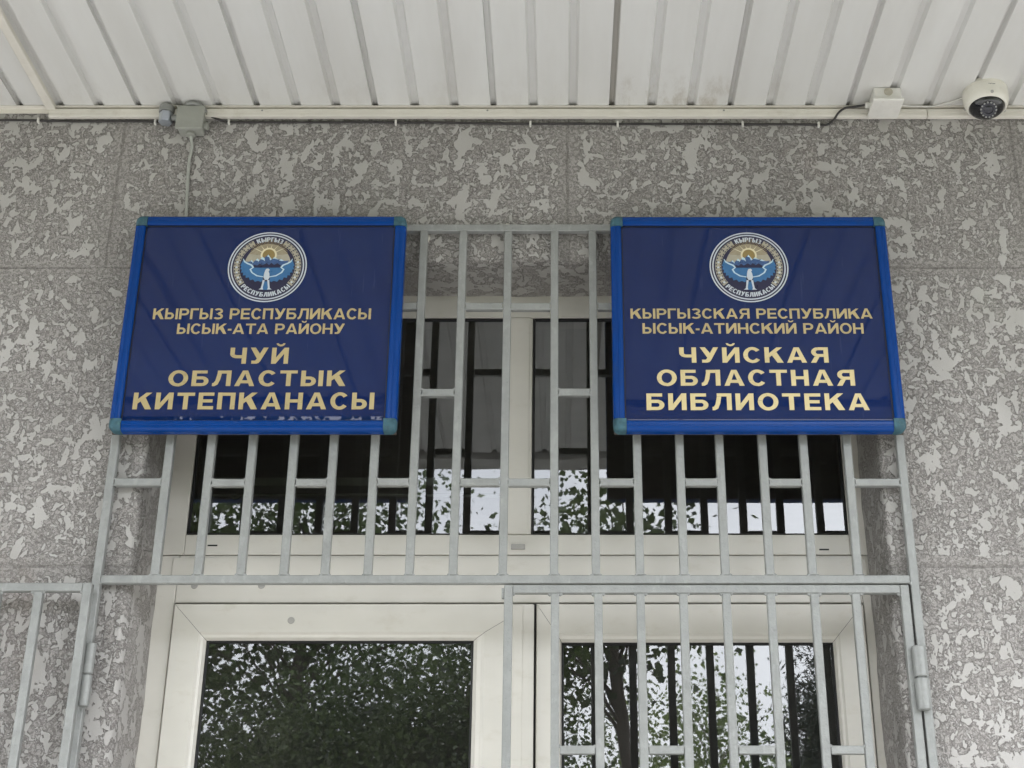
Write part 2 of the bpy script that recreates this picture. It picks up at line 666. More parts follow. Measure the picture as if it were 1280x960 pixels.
# flat remainder of the wall face, unseen ends widened with the canopy against side light
L, T = -9.2, 4.15
RX = 9.2
fx0, fx1, fz = OX0 - .06, OX1 + .06, OZ + .06
r0 = rings[0]
vLB = bm.verts.new((L, 0, 0)); vLT = bm.verts.new((L, 0, fz)); vLTT = bm.verts.new((L, 0, T))
vRB = bm.verts.new((RX, 0, 0)); vRT = bm.verts.new((RX, 0, fz)); vRTT = bm.verts.new((RX, 0, T))
left_e = r0[:NS + 1]
top_e = r0[NS:NS + 41]
right_e = r0[NS + 40:]
bm.faces.new([vLB] + left_e + [vLT])
bm.faces.new([vRT] + right_e + [vRB])
bm.faces.new([vLT] + top_e + [vRT, vRTT, vLTT])
fix(bm)
wall = obj('wall', bm, M['plaster'], building)

# plaster dabs and a hole above the grille rail
bm = bmesh.new()
for x, z, r in ((-.137, 3.452, .007), (-.345, 3.416, .009)):
    bm = bmesh.new()
    bmesh.ops.create_icosphere(bm, subdivisions=2, radius=1, matrix=Matrix.Translation((x, -.004, z)) @ Matrix.Diagonal((r, .008, r * 1.3, 1)))
    for v in bm.verts:
        v.co += Vector((mnoise.noise(v.co * 160), 0, mnoise.noise(v.co * 190 + Vector((3, 3, 3))))) * .003
    obj('plaster_dab', bm, M['trunk'], building, True)
bm = bmesh.new()
bmesh.ops.create_icosphere(bm, subdivisions=2, radius=1, matrix=Matrix.Translation((-.099, -.0005, 3.456)) @ Matrix.Diagonal((.011, .002, .006, 1)))
obj('drill_hole', bm, M['slot'], building, True)

# room behind the glass
bm = bmesh.new()
box(bm, -3.2, 3.2, .32, 5.2, .0, 3.70)
bmesh.ops.reverse_faces(bm, faces=bm.faces)
for f in [f for f in bm.faces if f.normal.y > .9 and f.calc_center_median().y < .4]:
    bm.faces.remove(f)
obj('room', bm, M['room'], building)
bm = bmesh.new()
box(bm, L, L + .3, .002, 5.4, 0, T)
box(bm, RX - .3, RX, .002, 5.4, 0, T)
box(bm, L + .3, RX - .3, 5.22, 5.4, 0, T)
box(bm, L + .3, RX - .3, .30, 5.22, 3.72, T)
obj('outer_wall', fix(bm), M['concrete'], building)
bm = bmesh.new()
box(bm, -.93, -.15, .30, .36, 2.8480, 2.8703)
obj('inner_beam', fix(bm), M['room_pale'], building)
bm = bmesh.new()
tube(bm, [(-.92, .28, 2.8134), (-.50, .28, 2.8154), (-.15, .28, 2.8114)], .004)
tube(bm, [(-.86, .28, 2.8134), (-.845, .28, 2.8034), (-.83, .28, 2.8134)], .004)
obj('curtain_rail', fix(bm), M['white_plastic'], building)

# ------------------------------------------------------------------ canopy with ribbed soffit, widened out of view to cut side light
canopy = thing('entrance_canopy', 'white ribbed metal canopy ceiling above the entrance wall', 'canopy', (0, -1.1, SOF))
PITCH = .1062
JX = .1405
CY0, CY1 = -.003, -2.22


def soffit_panel(k):
    """three flat pans between a sharp joint and two broad grooves"""
    x = JX + 3 * PITCH * k
    d = .0155
    pr = []
    # joint groove: sharp left wall, sloped right wall
    pr += [(x - .0085, 0), (x - .0080, d), (x + .003, d), (x + .0085, 0.0005)]
    for j in (1, 2):
        c = x + PITCH * j
        pr += [(c - .0135, 0), (c - .0075, d * .85), (c + .0075, d * .85), (c + .0135, 0)]
    pr += [(x + 3 * PITCH - .0090, 0)]
    bm = bmesh.new()
    ys = [CY0, -.05, -.12, -.25, -.5, -.9, -1.4, CY1]
    tilt = random.uniform(-.0006, .0006)
    rows = [[bm.verts.new((a, y, SOF + b + tilt)) for a, b in pr] for y in ys]
    for r0_, r1_ in zip(rows, rows[1:]):
        for i in range(len(pr) - 1):
            bm.faces.new((r0_[i], r0_[i + 1], r1_[i + 1], r1_[i]))
    fix(bm)
    if sum(f.normal.z for f in bm.faces) > 0:
        bmesh.ops.reverse_faces(bm, faces=bm.faces)
    obj('soffit_panel', bm, M['soffit'], canopy)


for k in range(-27, 27):
    soffit_panel(k)
bm = bmesh.new()
box(bm, -9.0, 9.0, -2.46, -.002, SOF + .03, SOF + .22)
obj('roof_slab', fix(bm), M['concrete'], canopy)
bm = bmesh.new()
box(bm, -9.0, 9.0, -2.36, -2.225, SOF - .030, SOF + .028, .004)
obj('fascia', fix(bm), M['fascia'], canopy)
bm = bmesh.new()
prism(bm, [(-.0035, SOF - .0012), (-.021, SOF - .0012), (-.021, SOF - .0035), (-.006, SOF - .0035), (-.006, SOF - .016), (-.0035, SOF - .016)], 'x', -8.5, 8.5)
obj('edge_trim', fix(bm), M['trunk'], canopy)

# ------------------------------------------------------------------ cable trunking
tr = thing('cable_trunking', 'narrow white cable trunking turning from the ceiling along the wall top', 'trunking', (-1.36, -.01, SOF - .02))
bm = bmesh.new()
sec = [(-.0065, SOF - .0350), (-.0065, SOF - .0100), (-.0180, SOF - .0100), (-.0200, SOF - .0120), (-.0200, SOF - .0215), (-.0187, SOF - .0222), (-.0187, SOF - .0240), (-.0200, SOF - .0248), (-.0200, SOF - .0335), (-.0185, SOF - .0350)]
prism(bm, sec, 'x', -1.372, .985)
fix(bm)
obj('wall_run', bm, M['trunk'], tr)
bm = bmesh.new()
prism(bm, sec, 'x', .987, 2.6)
fix(bm)
obj('wall_run', bm, M['trunk'], tr)
bm = bmesh.new()
prism(bm, [(-1.379, SOF - .002), (-1.379, SOF - .013), (-1.377, SOF - .0145), (-1.357, SOF - .0145), (-1.355, SOF - .013), (-1.355, SOF - .002)], 'y', -.0205, -1.9)
fix(bm)
obj('ceiling_run', bm, M['trunk'], tr)

for x in (-.195, .44, -.80):
    bm = bmesh.new()
    lathe(bm, [(0, 0), (.0028, 0), (.0022, .0012), (0, .0014)], (x, -.0198, SOF - .0165), Vector((0, -1, 0)), 12)
    obj('screw_head', fix(bm), M['dullzinc'], tr)

# ------------------------------------------------------------------ door and window frame
FY = .17
DY = .158       # door leaf face
door = thing('entrance_door', 'white plastic double door with transom windows behind the steel grille', 'door', (-.1, .2, 0))


def mitred(bm, x0, x1, z0, z1, prof, gap=.0005):
    """rectangular frame; prof = list of (inset, y)"""
    for side in range(4):
        rows = []
        for ins, y in prof:
            a0, a1, b0, b1 = x0 + ins, x1 - ins, z0 + ins, z1 - ins
            if side == 0:
                p, q = (a0 + gap, b1), (a1 - gap, b1)
            elif side == 1:
                p, q = (a1, b1 - gap), (a1, b0 + gap)
            elif side == 2:
                p, q = (a1 - gap, b0), (a0 + gap, b0)
            else:
                p, q = (a0, b0 + gap), (a0, b1 - gap)
            rows.append((bm.verts.new((p[0], y, p[1])), bm.verts.new((q[0], y, q[1]))))
        for (p, q), (p2, q2) in zip(rows, rows[1:]):
            bm.faces.new((p, q, q2, p2))


# door frame jambs and head
bm = bmesh.new()
box(bm, -.990, -.9405, FY, .24, .0, 2.6185, .002)
box(bm, .7405, .775, FY, .24, .0, 2.6185, .002)
box(bm, -.9395, .7395, FY, .24, 2.4995, 2.6185, .002)
# head moulding
box(bm, -.955, .755, FY - .004, FY + .01, 2.5560, 2.6120, .002)
fix(bm)
obj('door_frame', bm, M['upvc'], door)
bm = bmesh.new()
box(bm, -.9395, .7395, .205, .24, .02, 2.4985)
box(bm, -.9394, .7394, .176, .205, 2.4955, 2.4985)
box(bm, -.9394, -.9380, .176, .205, .03, 2.4950)
box(bm, .7380, .7394, .176, .205, .03, 2.4950)
box(bm, -.0640, -.0590, .176, .205, .03, 2.4950)
obj('frame_seal', fix(bm), M['rubber'], door)

# transom window
bm = bmesh.new()
UX0, UX1 = -.985, .770
box(bm, UX0, -.9312, FY, .24, 2.6205, 3.365, .002)
box(bm, .7190, UX1, FY, .24, 2.6205, 3.365, .002)
box(bm, -.9306, .7184, FY, .24, 3.2752, 3.365, .002)
box(bm, -.9306, .7184, FY, .24, 2.6205, 2.6725, .002)
fix(bm)
obj('transom_frame', bm, M['upvc'], door)
bm = bmesh.new()
box(bm, -.1410, -.0720, FY + .002, .24, 2.6735, 3.2745, .003)
box(bm, -.1330, -.0800, FY - .001, FY + .003, 2.6745, 3.2735, .001)
fix(bm)
obj('mullion', bm, M['upvc'], door)
for x0, x1 in ((-.9306, -.1415), (-.0715, .7184)):
    t = thing('transom_window', None, None)
    bm = bmesh.new()
    mitred(bm, x0, x1, 2.673, 3.2748, [(0, FY + .006), (.004, FY + .004), (.0065, FY + .012)])
    o = obj('gasket', fix(bm), M['rubber'], door)
    bpy.data.objects.remove(t)
    bm = bmesh.new()
    box(bm, x0 + .001, x1 - .001, FY + .012, FY + .0122, 2.674, 3.2738)
    for f in [f for f in bm.faces if abs(f.normal.y) < .5 or f.normal.y > .5]:
        bm.faces.remove(f)
    obj('window_pane', bm, M['glass'], door)

# small fittings
bm = bmesh.new()
box(bm, -.8735, -.8495, FY - .0015, FY + .001, 2.6425, 2.6460)
obj('drain_slot', fix(bm), M['slot'], door)
bm = bmesh.new()
box(bm, .6420, .6660, FY - .0015, FY + .001, 2.6320, 2.6355)
obj('drain_slot', fix(bm), M['slot'], door)
bm = bmesh.new()
box(bm, -.1215, -.0865, FY - .006, FY + .001, 2.6335, 2.6470, .002)
obj('drain_cap', fix(bm), M['capgrey'], door)
for x, z, y in ((-.7313, 2.5422, FY), (-.8959, 2.5422, FY), (.33, 2.5422, FY), (-.6499, 2.4524, DY)):
    bm = bmesh.new()
    lathe(bm, [(.0085, 0), (.0085, .001), (.0075, .0022), (.0, .0026)], (x, y + .0004, z), Vector((0, -1, 0)), 20)
    obj('screw_cap', fix(bm), M['capgrey'], door)


def leaf(x0, x1, gx0, gx1, zt, gzt, astragal):
    bm = bmesh.new()
    zb, gzb = .03, .14
    # four mitred sides with their own widths
    outer = [(x0, zb), (x1, zb), (x1, zt), (x0, zt)]
    inner = [(gx0, gzb), (gx1, gzb), (gx1, gzt), (gx0, gzt)]
    steps = [(0, .205), (0, DY + .003), (.03, DY), (.80, DY), (.86, DY + .006), (.93, DY + .009), (1.0, DY + .020)]
    for s in range(4):
        o0, o1, i0, i1 = outer[s], outer[(s + 1) % 4], inner[s], inner[(s + 1) % 4]
        d = Vector((o1[0] - o0[0], o1[1] - o0[1])).normalized() * .0006
        rows = []
        for t, y in steps:
            p = (o0[0] + (i0[0] - o0[0]) * t + d.x, o0[1] + (i0[1] - o0[1]) * t + d.y)
            q = (o1[0] + (i1[0] - o1[0]) * t - d.x, o1[1] + (i1[1] - o1[1]) * t - d.y)
            rows.append((bm.verts.new((p[0], y, p[1])), bm.verts.new((q[0], y, q[1]))))
        for (p, q), (p2, q2) in zip(rows, rows[1:]):
            bm.faces.new((p, q, q2, p2))
    fix(bm)
    if sum(f.normal.y * f.calc_area() for f in bm.faces) > 0:
        bmesh.ops.reverse_faces(bm, faces=bm.faces)
    lf = obj('door_leaf', bm, M['upvc'], door)
    bm = bmesh.new()
    mitred(bm, gx0 - .001, gx1 + .001, gzb - .001, gzt + .001, [(0, DY + .019), (.004, DY + .018), (.006, DY + .027)])
    obj('gasket', fix(bm), M['rubber'], lf)
    bm = bmesh.new()
    v = [bm.verts.new(c) for c in ((gx0, DY + .027, gzb), (gx1, DY + .027, gzb), (gx1, DY + .027, gzt), (gx0, DY + .027, gzt))]
    bm.faces.new(v)
    obj('door_pane', bm, M['glass'], lf)
    if astragal:
        bm = bmesh.new()
        box(bm, x1 - .052, x1 + .003, DY - .009, DY - .0005, zb + .01, zt - .004, .002)
        box(bm, x1 - .046, x1 - .024, DY - .0105, DY - .008, zb + .012, zt - .006, .001)
        fix(bm)
        obj('astragal', bm, M['upvc'], lf)
    return lf


leaf(-.9365, -.0655, -.8535, -.2093, 2.4940, 2.4065, True)
leaf(-.0575, .7365, .0040, .6585, 2.4940, 2.4020, False)

# ------------------------------------------------------------------ steel grille and gates
GY0, GY1 = -.030, -.010
B = .0098


def bar_v(bm, x, z0, z1, y0, y1, w=B, bulge=True):
    box(bm, x - w, x + w, y0, y1, z0, z1, .0016, 1)


def weld(bm, x, y, z, r=.0045):
    m = Matrix.Translation((x, y, z)) @ Matrix.Diagonal((r * random.uniform(.8, 1.5), r * .7, r * random.uniform(.8, 1.4), 1))
    bmesh.ops.create_icosphere(bm, subdivisions=1, radius=1, matrix=m)


XB = [-.938, -.839, -.739, -.6395, -.544, -.446, -.349, -.248, -.1337, -.0137, .0845, .186, .2870, .3850, .4870, .5855, .6913]
PL, PR = -1.0715, .8192
ZT, ZM = 3.435, 2.502
ZA, ZB2, ZC = 2.740, 2.973, 3.209
grille = thing('window_grille', 'fixed silver steel bar grille behind both signs over the transom windows', 'grille', (-.126, -.02, ZM))
for x in (PL, PR):
    bm = bmesh.new()
    bar_v(bm, x, .02, ZT + B, GY0, GY1)
    weld(bm, x + (B if x < 0 else -B), GY0 + .002, ZM - B)
    obj('post', bm, M['steel'], grille)
for z in (ZT, ZM):
    bm = bmesh.new()
    box(bm, PL + B + .0005, PR - B - .0005, GY0 + .001, GY1 - .001, z - B, z + B, .0016, 1)
    for x in XB:
        if z == ZM:
            for s in (-1, 1):
                weld(bm, x + s * B, GY0 + .003, z + B, .004)
    obj('rail', bm, M['steel'], grille)
for x in XB:
    bm = bmesh.new()
    dx = random.uniform(-.0012, .0012)
    bar_v(bm, x + dx, ZM + B + .0003, ZT - B - .0003, GY0 + random.uniform(0, .0015), GY1)
    obj('bar', bm, M['steel'], grille)
allx = [PL] + XB + [PR]
pairsA = [(0, 1), (2, 3), (4, 5), (6, 7), (8, 9), (9, 10), (11, 12), (13, 14), (15, 16), (17, 18)]
pairsB = [(1, 2), (3, 4), (5, 6), (7, 8), (10, 11), (12, 13), (14, 15), (16, 17)]
for z, prs in ((ZA, pairsA), (ZB2, pairsB), (ZC, pairsA)):
    for i, j in prs:
        bm = bmesh.new()
        zz = z + random.uniform(-.001, .001)
        box(bm, allx[i] + B + .0012, allx[j] - B - .0012, GY0 + .0015, GY1 - .001, zz - .0092, zz + .0092, .0016, 1)
        for xx in (allx[i] + B + .001, allx[j] - B - .001):
            weld(bm, xx, GY0 + .003, zz + .008, .0035)
            weld(bm, xx, GY0 + .003, zz - .008, .0035)
        obj('crosspiece', bm, M['steel'], grille)


def hinge(bm, x, y, z0, z1, r):
    zm = (z0 + z1) / 2
    for a, b in ((z0, zm - .0016), (zm + .0016, z1)):
        lathe(bm, [(0, 0), (r - .002, 0), (r, .002), (r, b - a - .002), (r - .002, b - a), (0, b - a)], (x, y, a), Vector((0, 0, 1)), 22)
    lathe(bm, [(r * .6, 0), (r * .6, .004)], (x, y, zm - .002), Vector((0, 0, 1)), 14)


def gate(name, label, xs, ztop, y0, y1, cross, hx, hy, hr, group, hz=(2.200, 2.343), sagdir=1):
    g = thing(name, label, 'gate', ((xs[0] + xs[-1]) / 2, (y0 + y1) / 2, .1), group)
    for x in (xs[0], xs[-1]):
        bm = bmesh.new()
        bar_v(bm, x, .1, ztop + B, y0, y1, B)
        obj('stile', bm, M['steel'], g)
    for z in (ztop, .12):
        bm = bmesh.new()
        box(bm, min(xs[0], xs[-1]) + B + .0004, max(xs[0], xs[-1]) - B - .0004, y0 + .001, y1 - .001, z - B, z + B, .0016, 1)
        if z == ztop:
            for x in xs:
                for s in (-1, 1):
                    if min(xs) < x + s * B * 1.5 < max(xs):
                        weld(bm, x + s * (B + .002), y0 + .006, z - B - .001, .0052)
        obj('rail', bm, M['steel'], g)
    for x in xs[1:-1]:
        bm = bmesh.new()
        bar_v(bm, x, .12 + B + .0003, ztop - B - .0003, y0 + .0012, y1 - .001, B * .97)
        obj('bar', bm, M['steel'], g)
    for z, prs in cross:
        for i, j in prs:
            a, b = sorted((xs[i], xs[j]))
            bm = bmesh.new()
            box(bm, a + B + .001, b - B - .001, y0 + .002, y1 - .002, z - .0092, z + .0092, .0016, 1)
            for xx in (a + B + .001, b - B - .001):
                weld(bm, xx, y0 + .004, z + .008, .0035)
            obj('crosspiece', bm, M['steel'], g)
    bm = bmesh.new()
    hinge(bm, hx, hy, hz[0], hz[1], hr)
    obj('hinge', fix(bm), M['steel'], g)
    bm = bmesh.new()
    hinge(bm, hx, hy, .5, .643, hr)
    obj('hinge', fix(bm), M['steel'], g)
    return g


xr = [-.1187, -.0115, .0881, .1852, .2841, .3830, .4855, .5862, .6815, .7940]
rowA = [(1, 2), (3, 4), (5, 6), (7, 8)]
rowB = [(0, 1), (2, 3), (4, 5), (6, 7), (8, 9)]
crs = ((2.1155, rowA), (1.78, rowB), (1.44, rowA), (1.1, rowB), (.76, rowA), (.42, rowB))
gR = gate('security_gate', 'closed silver steel gate leaf in front of the right half of the door', xr, 2.4790, GY0, GY1, crs,
          .8082, -.040, .0150, 'steel security gate leaves')
bm = bmesh.new()
box(bm, -.1345, -.1287, -.026, -.012, 2.458, 2.482, .001)
obj('latch_plate', fix(bm), M['steel'], gR)
step = [-.1187 - x for x in xr]
xl = [-1.0757 - (.7912 - min(x, .7912)) for x in reversed(xr)]
gL = gate('security_gate', 'opened silver steel gate leaf folded flat against the wall left of the door', xl, 2.472, -.072, -.052, ((2.1174, [(2, 3), (4, 5), (6, 7)]), (1.78, rowB), (1.1, rowB)),
          -1.0585, -.041, .0120, 'steel security gate leaves', (2.207, 2.349))

# ------------------------------------------------------------------ signs
wS, hS = .275, .205


def rect(a, b, c, d):
    return [(a, b), (c, b), (c, d), (a, d)]


def arcband(cx, cy, rx, ry, irx, iry, a0, a1, n=14):
    return [[(cx + rx * math.cos(a), cy + ry * math.sin(a)), (cx + rx * math.cos(b), cy + ry * math.sin(b)),
             (cx + irx * math.cos(b), cy + iry * math.sin(b)), (cx + irx * math.cos(a), cy + iry * math.sin(a))]
            for a, b in ((R(a0 + (a1 - a0) * i / n), R(a0 + (a1 - a0) * (i + 1) / n)) for i in range(n))]


def dbowl(x0, x1, y0, y1, w, h):
    ry = (y1 - y0) / 2
    xc = x1 - ry * 1.15
    out = [rect(x0, y1 - h, xc, y1), rect(x0, y0, xc, y0 + h)]
    out += arcband(xc, (y0 + y1) / 2, x1 - xc, ry, max(.01, x1 - xc - w), ry - h, -90, 90)
    return out


def glyph(c, w, h):
    Wd = .92
    if c == 'Г':
        return [rect(0, 0, w, 1), rect(w, 1 - h, .74, 1)], .74
    if c == 'П':
        return [rect(0, 0, w, 1), rect(Wd - w, 0, Wd, 1), rect(w, 1 - h, Wd - w, 1)], Wd
    if c == 'Н':
        return [rect(0, 0, w, 1), rect(Wd - w, 0, Wd, 1), rect(w, .5 - h / 2, Wd - w, .5 + h / 2)], Wd
    if c == 'Т':
        return [rect(0, 1 - h, Wd, 1), rect(Wd / 2 - w / 2, 0, Wd / 2 + w / 2, 1 - h)], Wd
    if c == 'Е':
        return [rect(0, 0, w, 1), rect(w, 0, .82, h), rect(w, 1 - h, .82, 1), rect(w, .5 - h / 2, .76, .5 + h / 2)], .82
    if c in 'ИЙ':
        p = [rect(0, 0, w, 1), rect(Wd - w, 0, Wd, 1), [(w, 0), (Wd - w, .62), (Wd - w, 1), (w, .38)]]
        if c == 'Й':
            p += arcband(Wd / 2, 1.27, .24, .19, .12, .075, 180, 360, 10)
        return p, Wd
    if c == 'Л':
        W2 = .98
        return [rect(W2 - w, 0, W2, 1), rect(.24, 1 - h, W2 - w, 1),
                [(.24, 1 - h), (.24 + w * .92, 1 - h), (.20 + w * .85, .42), (.12 + w * .7, .10), (w * .55, 0), (0, 0), (0, h), (.08, h + .02), (.16, .36)]], W2
    if c == 'А':
        W2 = 1.06
        m = W2 / 2
        def inn(y):
            return w * 1.08 + (m - w * 1.08) * y / .80
        return [[(0, 0), (w * 1.08, 0), (m, .80), (m, 1), (m - w * .56, 1)], [(W2, 0), (m + w * .56, 1), (m, 1), (m, .80), (W2 - w * 1.08, 0)],
                [(inn(.18), .18), (W2 - inn(.18), .18), (W2 - inn(.18 + h), .18 + h), (inn(.18 + h), .18 + h)]], W2
    if c == 'К':
        W2 = .98
        p1 = (w + .20 * (W2 - w), .34 + .66 * .20)
        p2 = (w + .54 * (W2 - w), .34 + .66 * .54)
        return [rect(0, 0, w, 1), [(w, .34), (W2 - .02, 1), (W2 - 1.32 * w, 1), (w, .62)], [(W2 - 1.25 * w, 0), (W2 + .02, 0), p2, p1]], W2
    if c == 'Ы':
        return [rect(0, 0, w, 1)] + dbowl(w, .80, 0, .62, w, h) + [rect(.93, 0, .93 + w, 1)], .93 + w
    if c == 'Р':
        return [rect(0, 0, w, 1)] + dbowl(w, .88, .36, 1, w, h), .88
    if c == 'Я':
        q = [rect(0, 0, w, 1)] + dbowl(w, .90, .38, 1, w, h) + [[(.62 - w * .6, .38), (.62 + w * .45, .40), (.95, 0), (.95 - w * 1.15, 0)]]
        return [[(.95 - x, y) for x, y in pl][::-1] for pl in q], .95
    if c == 'Б':
        return [rect(0, 0, w, 1), rect(w, 1 - h, .80, 1)] + dbowl(w, .90, 0, .62, w, h), .90
    if c == 'С':
        return arcband(.49, .5, .49, .52, .49 - w, .52 - h, 38, 322, 28), .93
    if c == 'О':
        return arcband(.52, .5, .52, .52, .52 - w, .52 - h, 0, 360, 36), 1.04
    if c == 'З':
        w2 = w * .95
        return arcband(.40, .745, .40, .275, .40 - w2, .275 - h, -90, 150, 18) + arcband(.40, .265, .44, .285, .44 - w2, .285 - h, -150, 90, 18) + [rect(.26, .48, .41, .54)], .84
    if c == 'У':
        W2 = .98
        return [[(W2 - w * 1.08, 1), (W2, 1), (.58, .16), (.50, .05), (.38, 0), (.10, 0), (.10, h), (.30, h), (.36, .27)], [(0, 1), (w * 1.12, 1), (.61, .50), (.40, .29)]], W2
    if c == 'Ч':
        q = .40
        return [rect(.90 - w, 0, .90, 1), rect(0, .62, w, 1), rect(q, .34, .90 - w, .34 + h)] + arcband(q, .62, q, .28, q - w, .28 - h, 180, 270, 8), .90
    if c == '-':
        return [rect(0, .32, .34, .32 + h)], .34
    return [], .42


def flat(bm, poly, fn, mi=0, flip=True):
    vs = [bm.verts.new(fn(p)) for p in poly]
    f = bm.faces.new(vs)
    f.normal_update()
    if f.normal.y > 0:
        f.normal_flip()
    f.material_index = mi
    return f


def text_line(parent, txt, x0, x1, z0, z1, y, mat, w=wS, h=hS, sp=.17):
    gl = []
    cur = 0
    for c in txt:
        p, a = glyph(c, w, h)
        gl.append((cur, p))
        cur += a + (sp if c != ' ' else sp * .6)
    tot = cur - sp
    sx, sz = (x1 - x0) / tot, (z1 - z0)
    bm = bmesh.new()
    k = 0
    for cx, ps in gl:
        for p in ps:
            k += 1
            yy = y - .00012 * (k % 7)
            flat(bm, p, lambda q: Vector((x0 + (cx + q[0]) * sx, yy, z0 + q[1] * sz)))
    return obj('lettering', bm, mat, parent)


def emblem(parent, cx, cz, rad, y):
    lay = [0]

    def at(u, v, yy):
        return Vector((cx + u * rad, yy, cz + v * rad))

    def disc(bm, r, yy, n=64):
        flat(bm, [(r * math.cos(2 * math.pi * i / n), r * math.sin(2 * math.pi * i / n)) for i in range(n)], lambda q: at(q[0], q[1], yy))

    def band(bm, ro, ri, yy, a0=0, a1=360, n=72):
        for q in arcband(0, 0, ro, ro, ri, ri, a0, a1, n):
            flat(bm, q, lambda p: at(p[0], p[1], yy))

    bm = bmesh.new()
    disc(bm, .985, y)
    e = obj('emblem', bm, M['dark_ink'], parent)
    st = .00022
    bm = bmesh.new()
    band(bm, 1.0, .968, y - st)
    band(bm, .930, .898, y - st)
    obj('rim_lines', bm, M['white_ink'], e)
    # ornament band, left and right
    bm = bmesh.new()
    band(bm, .855, .705, y - st, 119, 219, 40)
    obj('ornament_band', bm, M['beige'], e)
    bm = bmesh.new()
    band(bm, .855, .705, y - st, -40, 61, 40)
    obj('ornament_band', bm, M['beige'], e)
    for a0, a1 in ((121, 217), (-38, 59)):
        bm = bmesh.new()
        n = 15
        for i in range(n):
            a = R(a0 + (a1 - a0) * (i + .5) / n)
            da = R(abs(a1 - a0) / n) * .42
            for s in (-1, 1):
                rm = .780 + s * .052
                pl = [(rm * math.cos(a - da), rm * math.sin(a - da)), ((rm + .016) * math.cos(a), (rm + .016) * math.sin(a)), (rm * math.cos(a + da), rm * math.sin(a + da)), ((rm - .018) * math.cos(a), (rm - .018) * math.sin(a))]
                flat(bm, pl, lambda p: at(p[0], p[1], y - 2 * st))
            if i % 2:
                r1, r2 = .80, .765
                pl = [(r1 * math.cos(a - da * .9), r1 * math.sin(a - da * .9)), (r1 * math.cos(a + da * .2), r1 * math.sin(a + da * .2)), (r2 * math.cos(a + da * .9), r2 * math.sin(a + da * .9)), (r2 * math.cos(a - da * .2), r2 * math.sin(a - da * .2))]
                flat(bm, pl, lambda p: at(p[0], p[1], y - 2 * st))
        obj('ornament_marks', bm, M['dark_ink'], e)
    bm = bmesh.new()
    for i in range(5):
        for a in (R(170 + i * 11), R(10 - i * 11)):
            r = .78
            d = .035
            c0 = (r * math.cos(a), r * math.sin(a))
            flat(bm, [(c0[0] - d, c0[1]), (c0[0], c0[1] + d), (c0[0] + d, c0[1]), (c0[0], c0[1] - d)], lambda p: at(p[0], p[1], y - 3 * st))
    obj('ornament_diamonds', bm, M['white_ink'], e)
    # words on the ring
    k = 0
    for txt, a0, a1, up in (('КЫРГЫЗ', 114, 64, True), ('РЕСПУБЛИКАСЫ', 222, 318, False)):
        gl, cur = [], 0
        bm = bmesh.new()
        for c in txt:
            p, a = glyph(c, .33, .17)
            gl.append((cur, p))
            cur += a + .14
        tot = cur - .14
        for cx0, ps in gl:
            for p in ps:
                k += 1
                yy = y - 2 * st - .00003 * (k % 6)

                def fn(q):
                    a = R(a0 + (a1 - a0) * (cx0 + q[0]) / tot)
                    r = (.725 + .125 * q[1]) if up else (.850 - .125 * q[1])
                    return at(r * math.cos(a), r * math.sin(a), yy)
                flat(bm, p, fn)
        obj('ring_lettering', bm, M['white_ink'], e)
    # picture
    bm = bmesh.new()
    sk = [(.66 * math.cos(R(a)), .66 * math.sin(R(a))) for a in range(12, 169, 4)]
    flat(bm, sk, lambda p: at(p[0] * .90, p[1], y - st))
    obj('sunrise_field', bm, M['beige'], e)
    bm = bmesh.new()
    for i in range(31):
        a = 6 + i * 168 / 30
        ca, sa = math.cos(R(a)), math.sin(R(a))
        r0, r1 = .22, .50
        while True:
            px, py = .01 + r1 * ca, .33 + r1 * sa
            if (px / .58) ** 2 + (py / .645) ** 2 > 1 or r1 < .25:
                break
            r1 += .01
        r1 -= .015
        wd = .0085
        flat(bm, [(.01 + r0 * ca - wd * sa * .6, .33 + r0 * sa + wd * ca * .6), (.01 + r0 * ca + wd * sa * .6, .33 + r0 * sa - wd * ca * .6), (.01 + r1 * ca + wd * sa, .33 + r1 * sa - wd * ca), (.01 + r1 * ca - wd * sa, .33 + r1 * sa + wd * ca)],
             lambda p: at(p[0], p[1], y - 2 * st))
    obj('sun_rays', bm, M['ray'], e)
    bm = bmesh.new()
    for a, l in ((28, .52), (52, .40), (78, .32), (103, .32), (128, .40), (152, .52)):
        ca, sa = math.cos(R(a)), math.sin(R(a))
        wd = .010
        r0 = .21
        flat(bm, [(.01 + r0 * ca - wd * sa, .33 + r0 * sa + wd * ca), (.01 + r0 * ca + wd * sa, .33 + r0 * sa - wd * ca), (.01 + l * ca, .33 + l * sa)], lambda p: at(p[0], p[1], y - 3 * st))
    for q in arcband(.01, .33, .205, .215, .16, .17, -20, 200, 30):
        flat(bm, q, lambda p: at(p[0], p[1], y - 3 * st))
    obj('sun_halo', bm, M['cream'], e)
    bm = bmesh.new()
    flat(bm, [(.01 + .158 * math.cos(R(a)), .33 + .168 * math.sin(R(a))) for a in range(0, 360, 12)], lambda p: at(p[0], p[1], y - 4 * st))
    obj('sun', bm, M['sun'], e)
    bm = bmesh.new()
    flat(bm, [(-.56, .15), (-.47, .14), (-.41, .19), (-.37, .12), (-.27, .235), (-.22, .17), (-.14, .28), (-.10, .25), (.00, .345), (.06, .26), (.10, .21), (.16, .275), (.23, .21), (.33, .215), (.43, .16), (.55, .18), (.44, .06), (.36, -.02), (-.36, -.02), (-.42, .06)],
         lambda p: at(p[0], p[1], y - 5 * st))
    obj('mountains', bm, M['mount'], e)
    bm = bmesh.new()
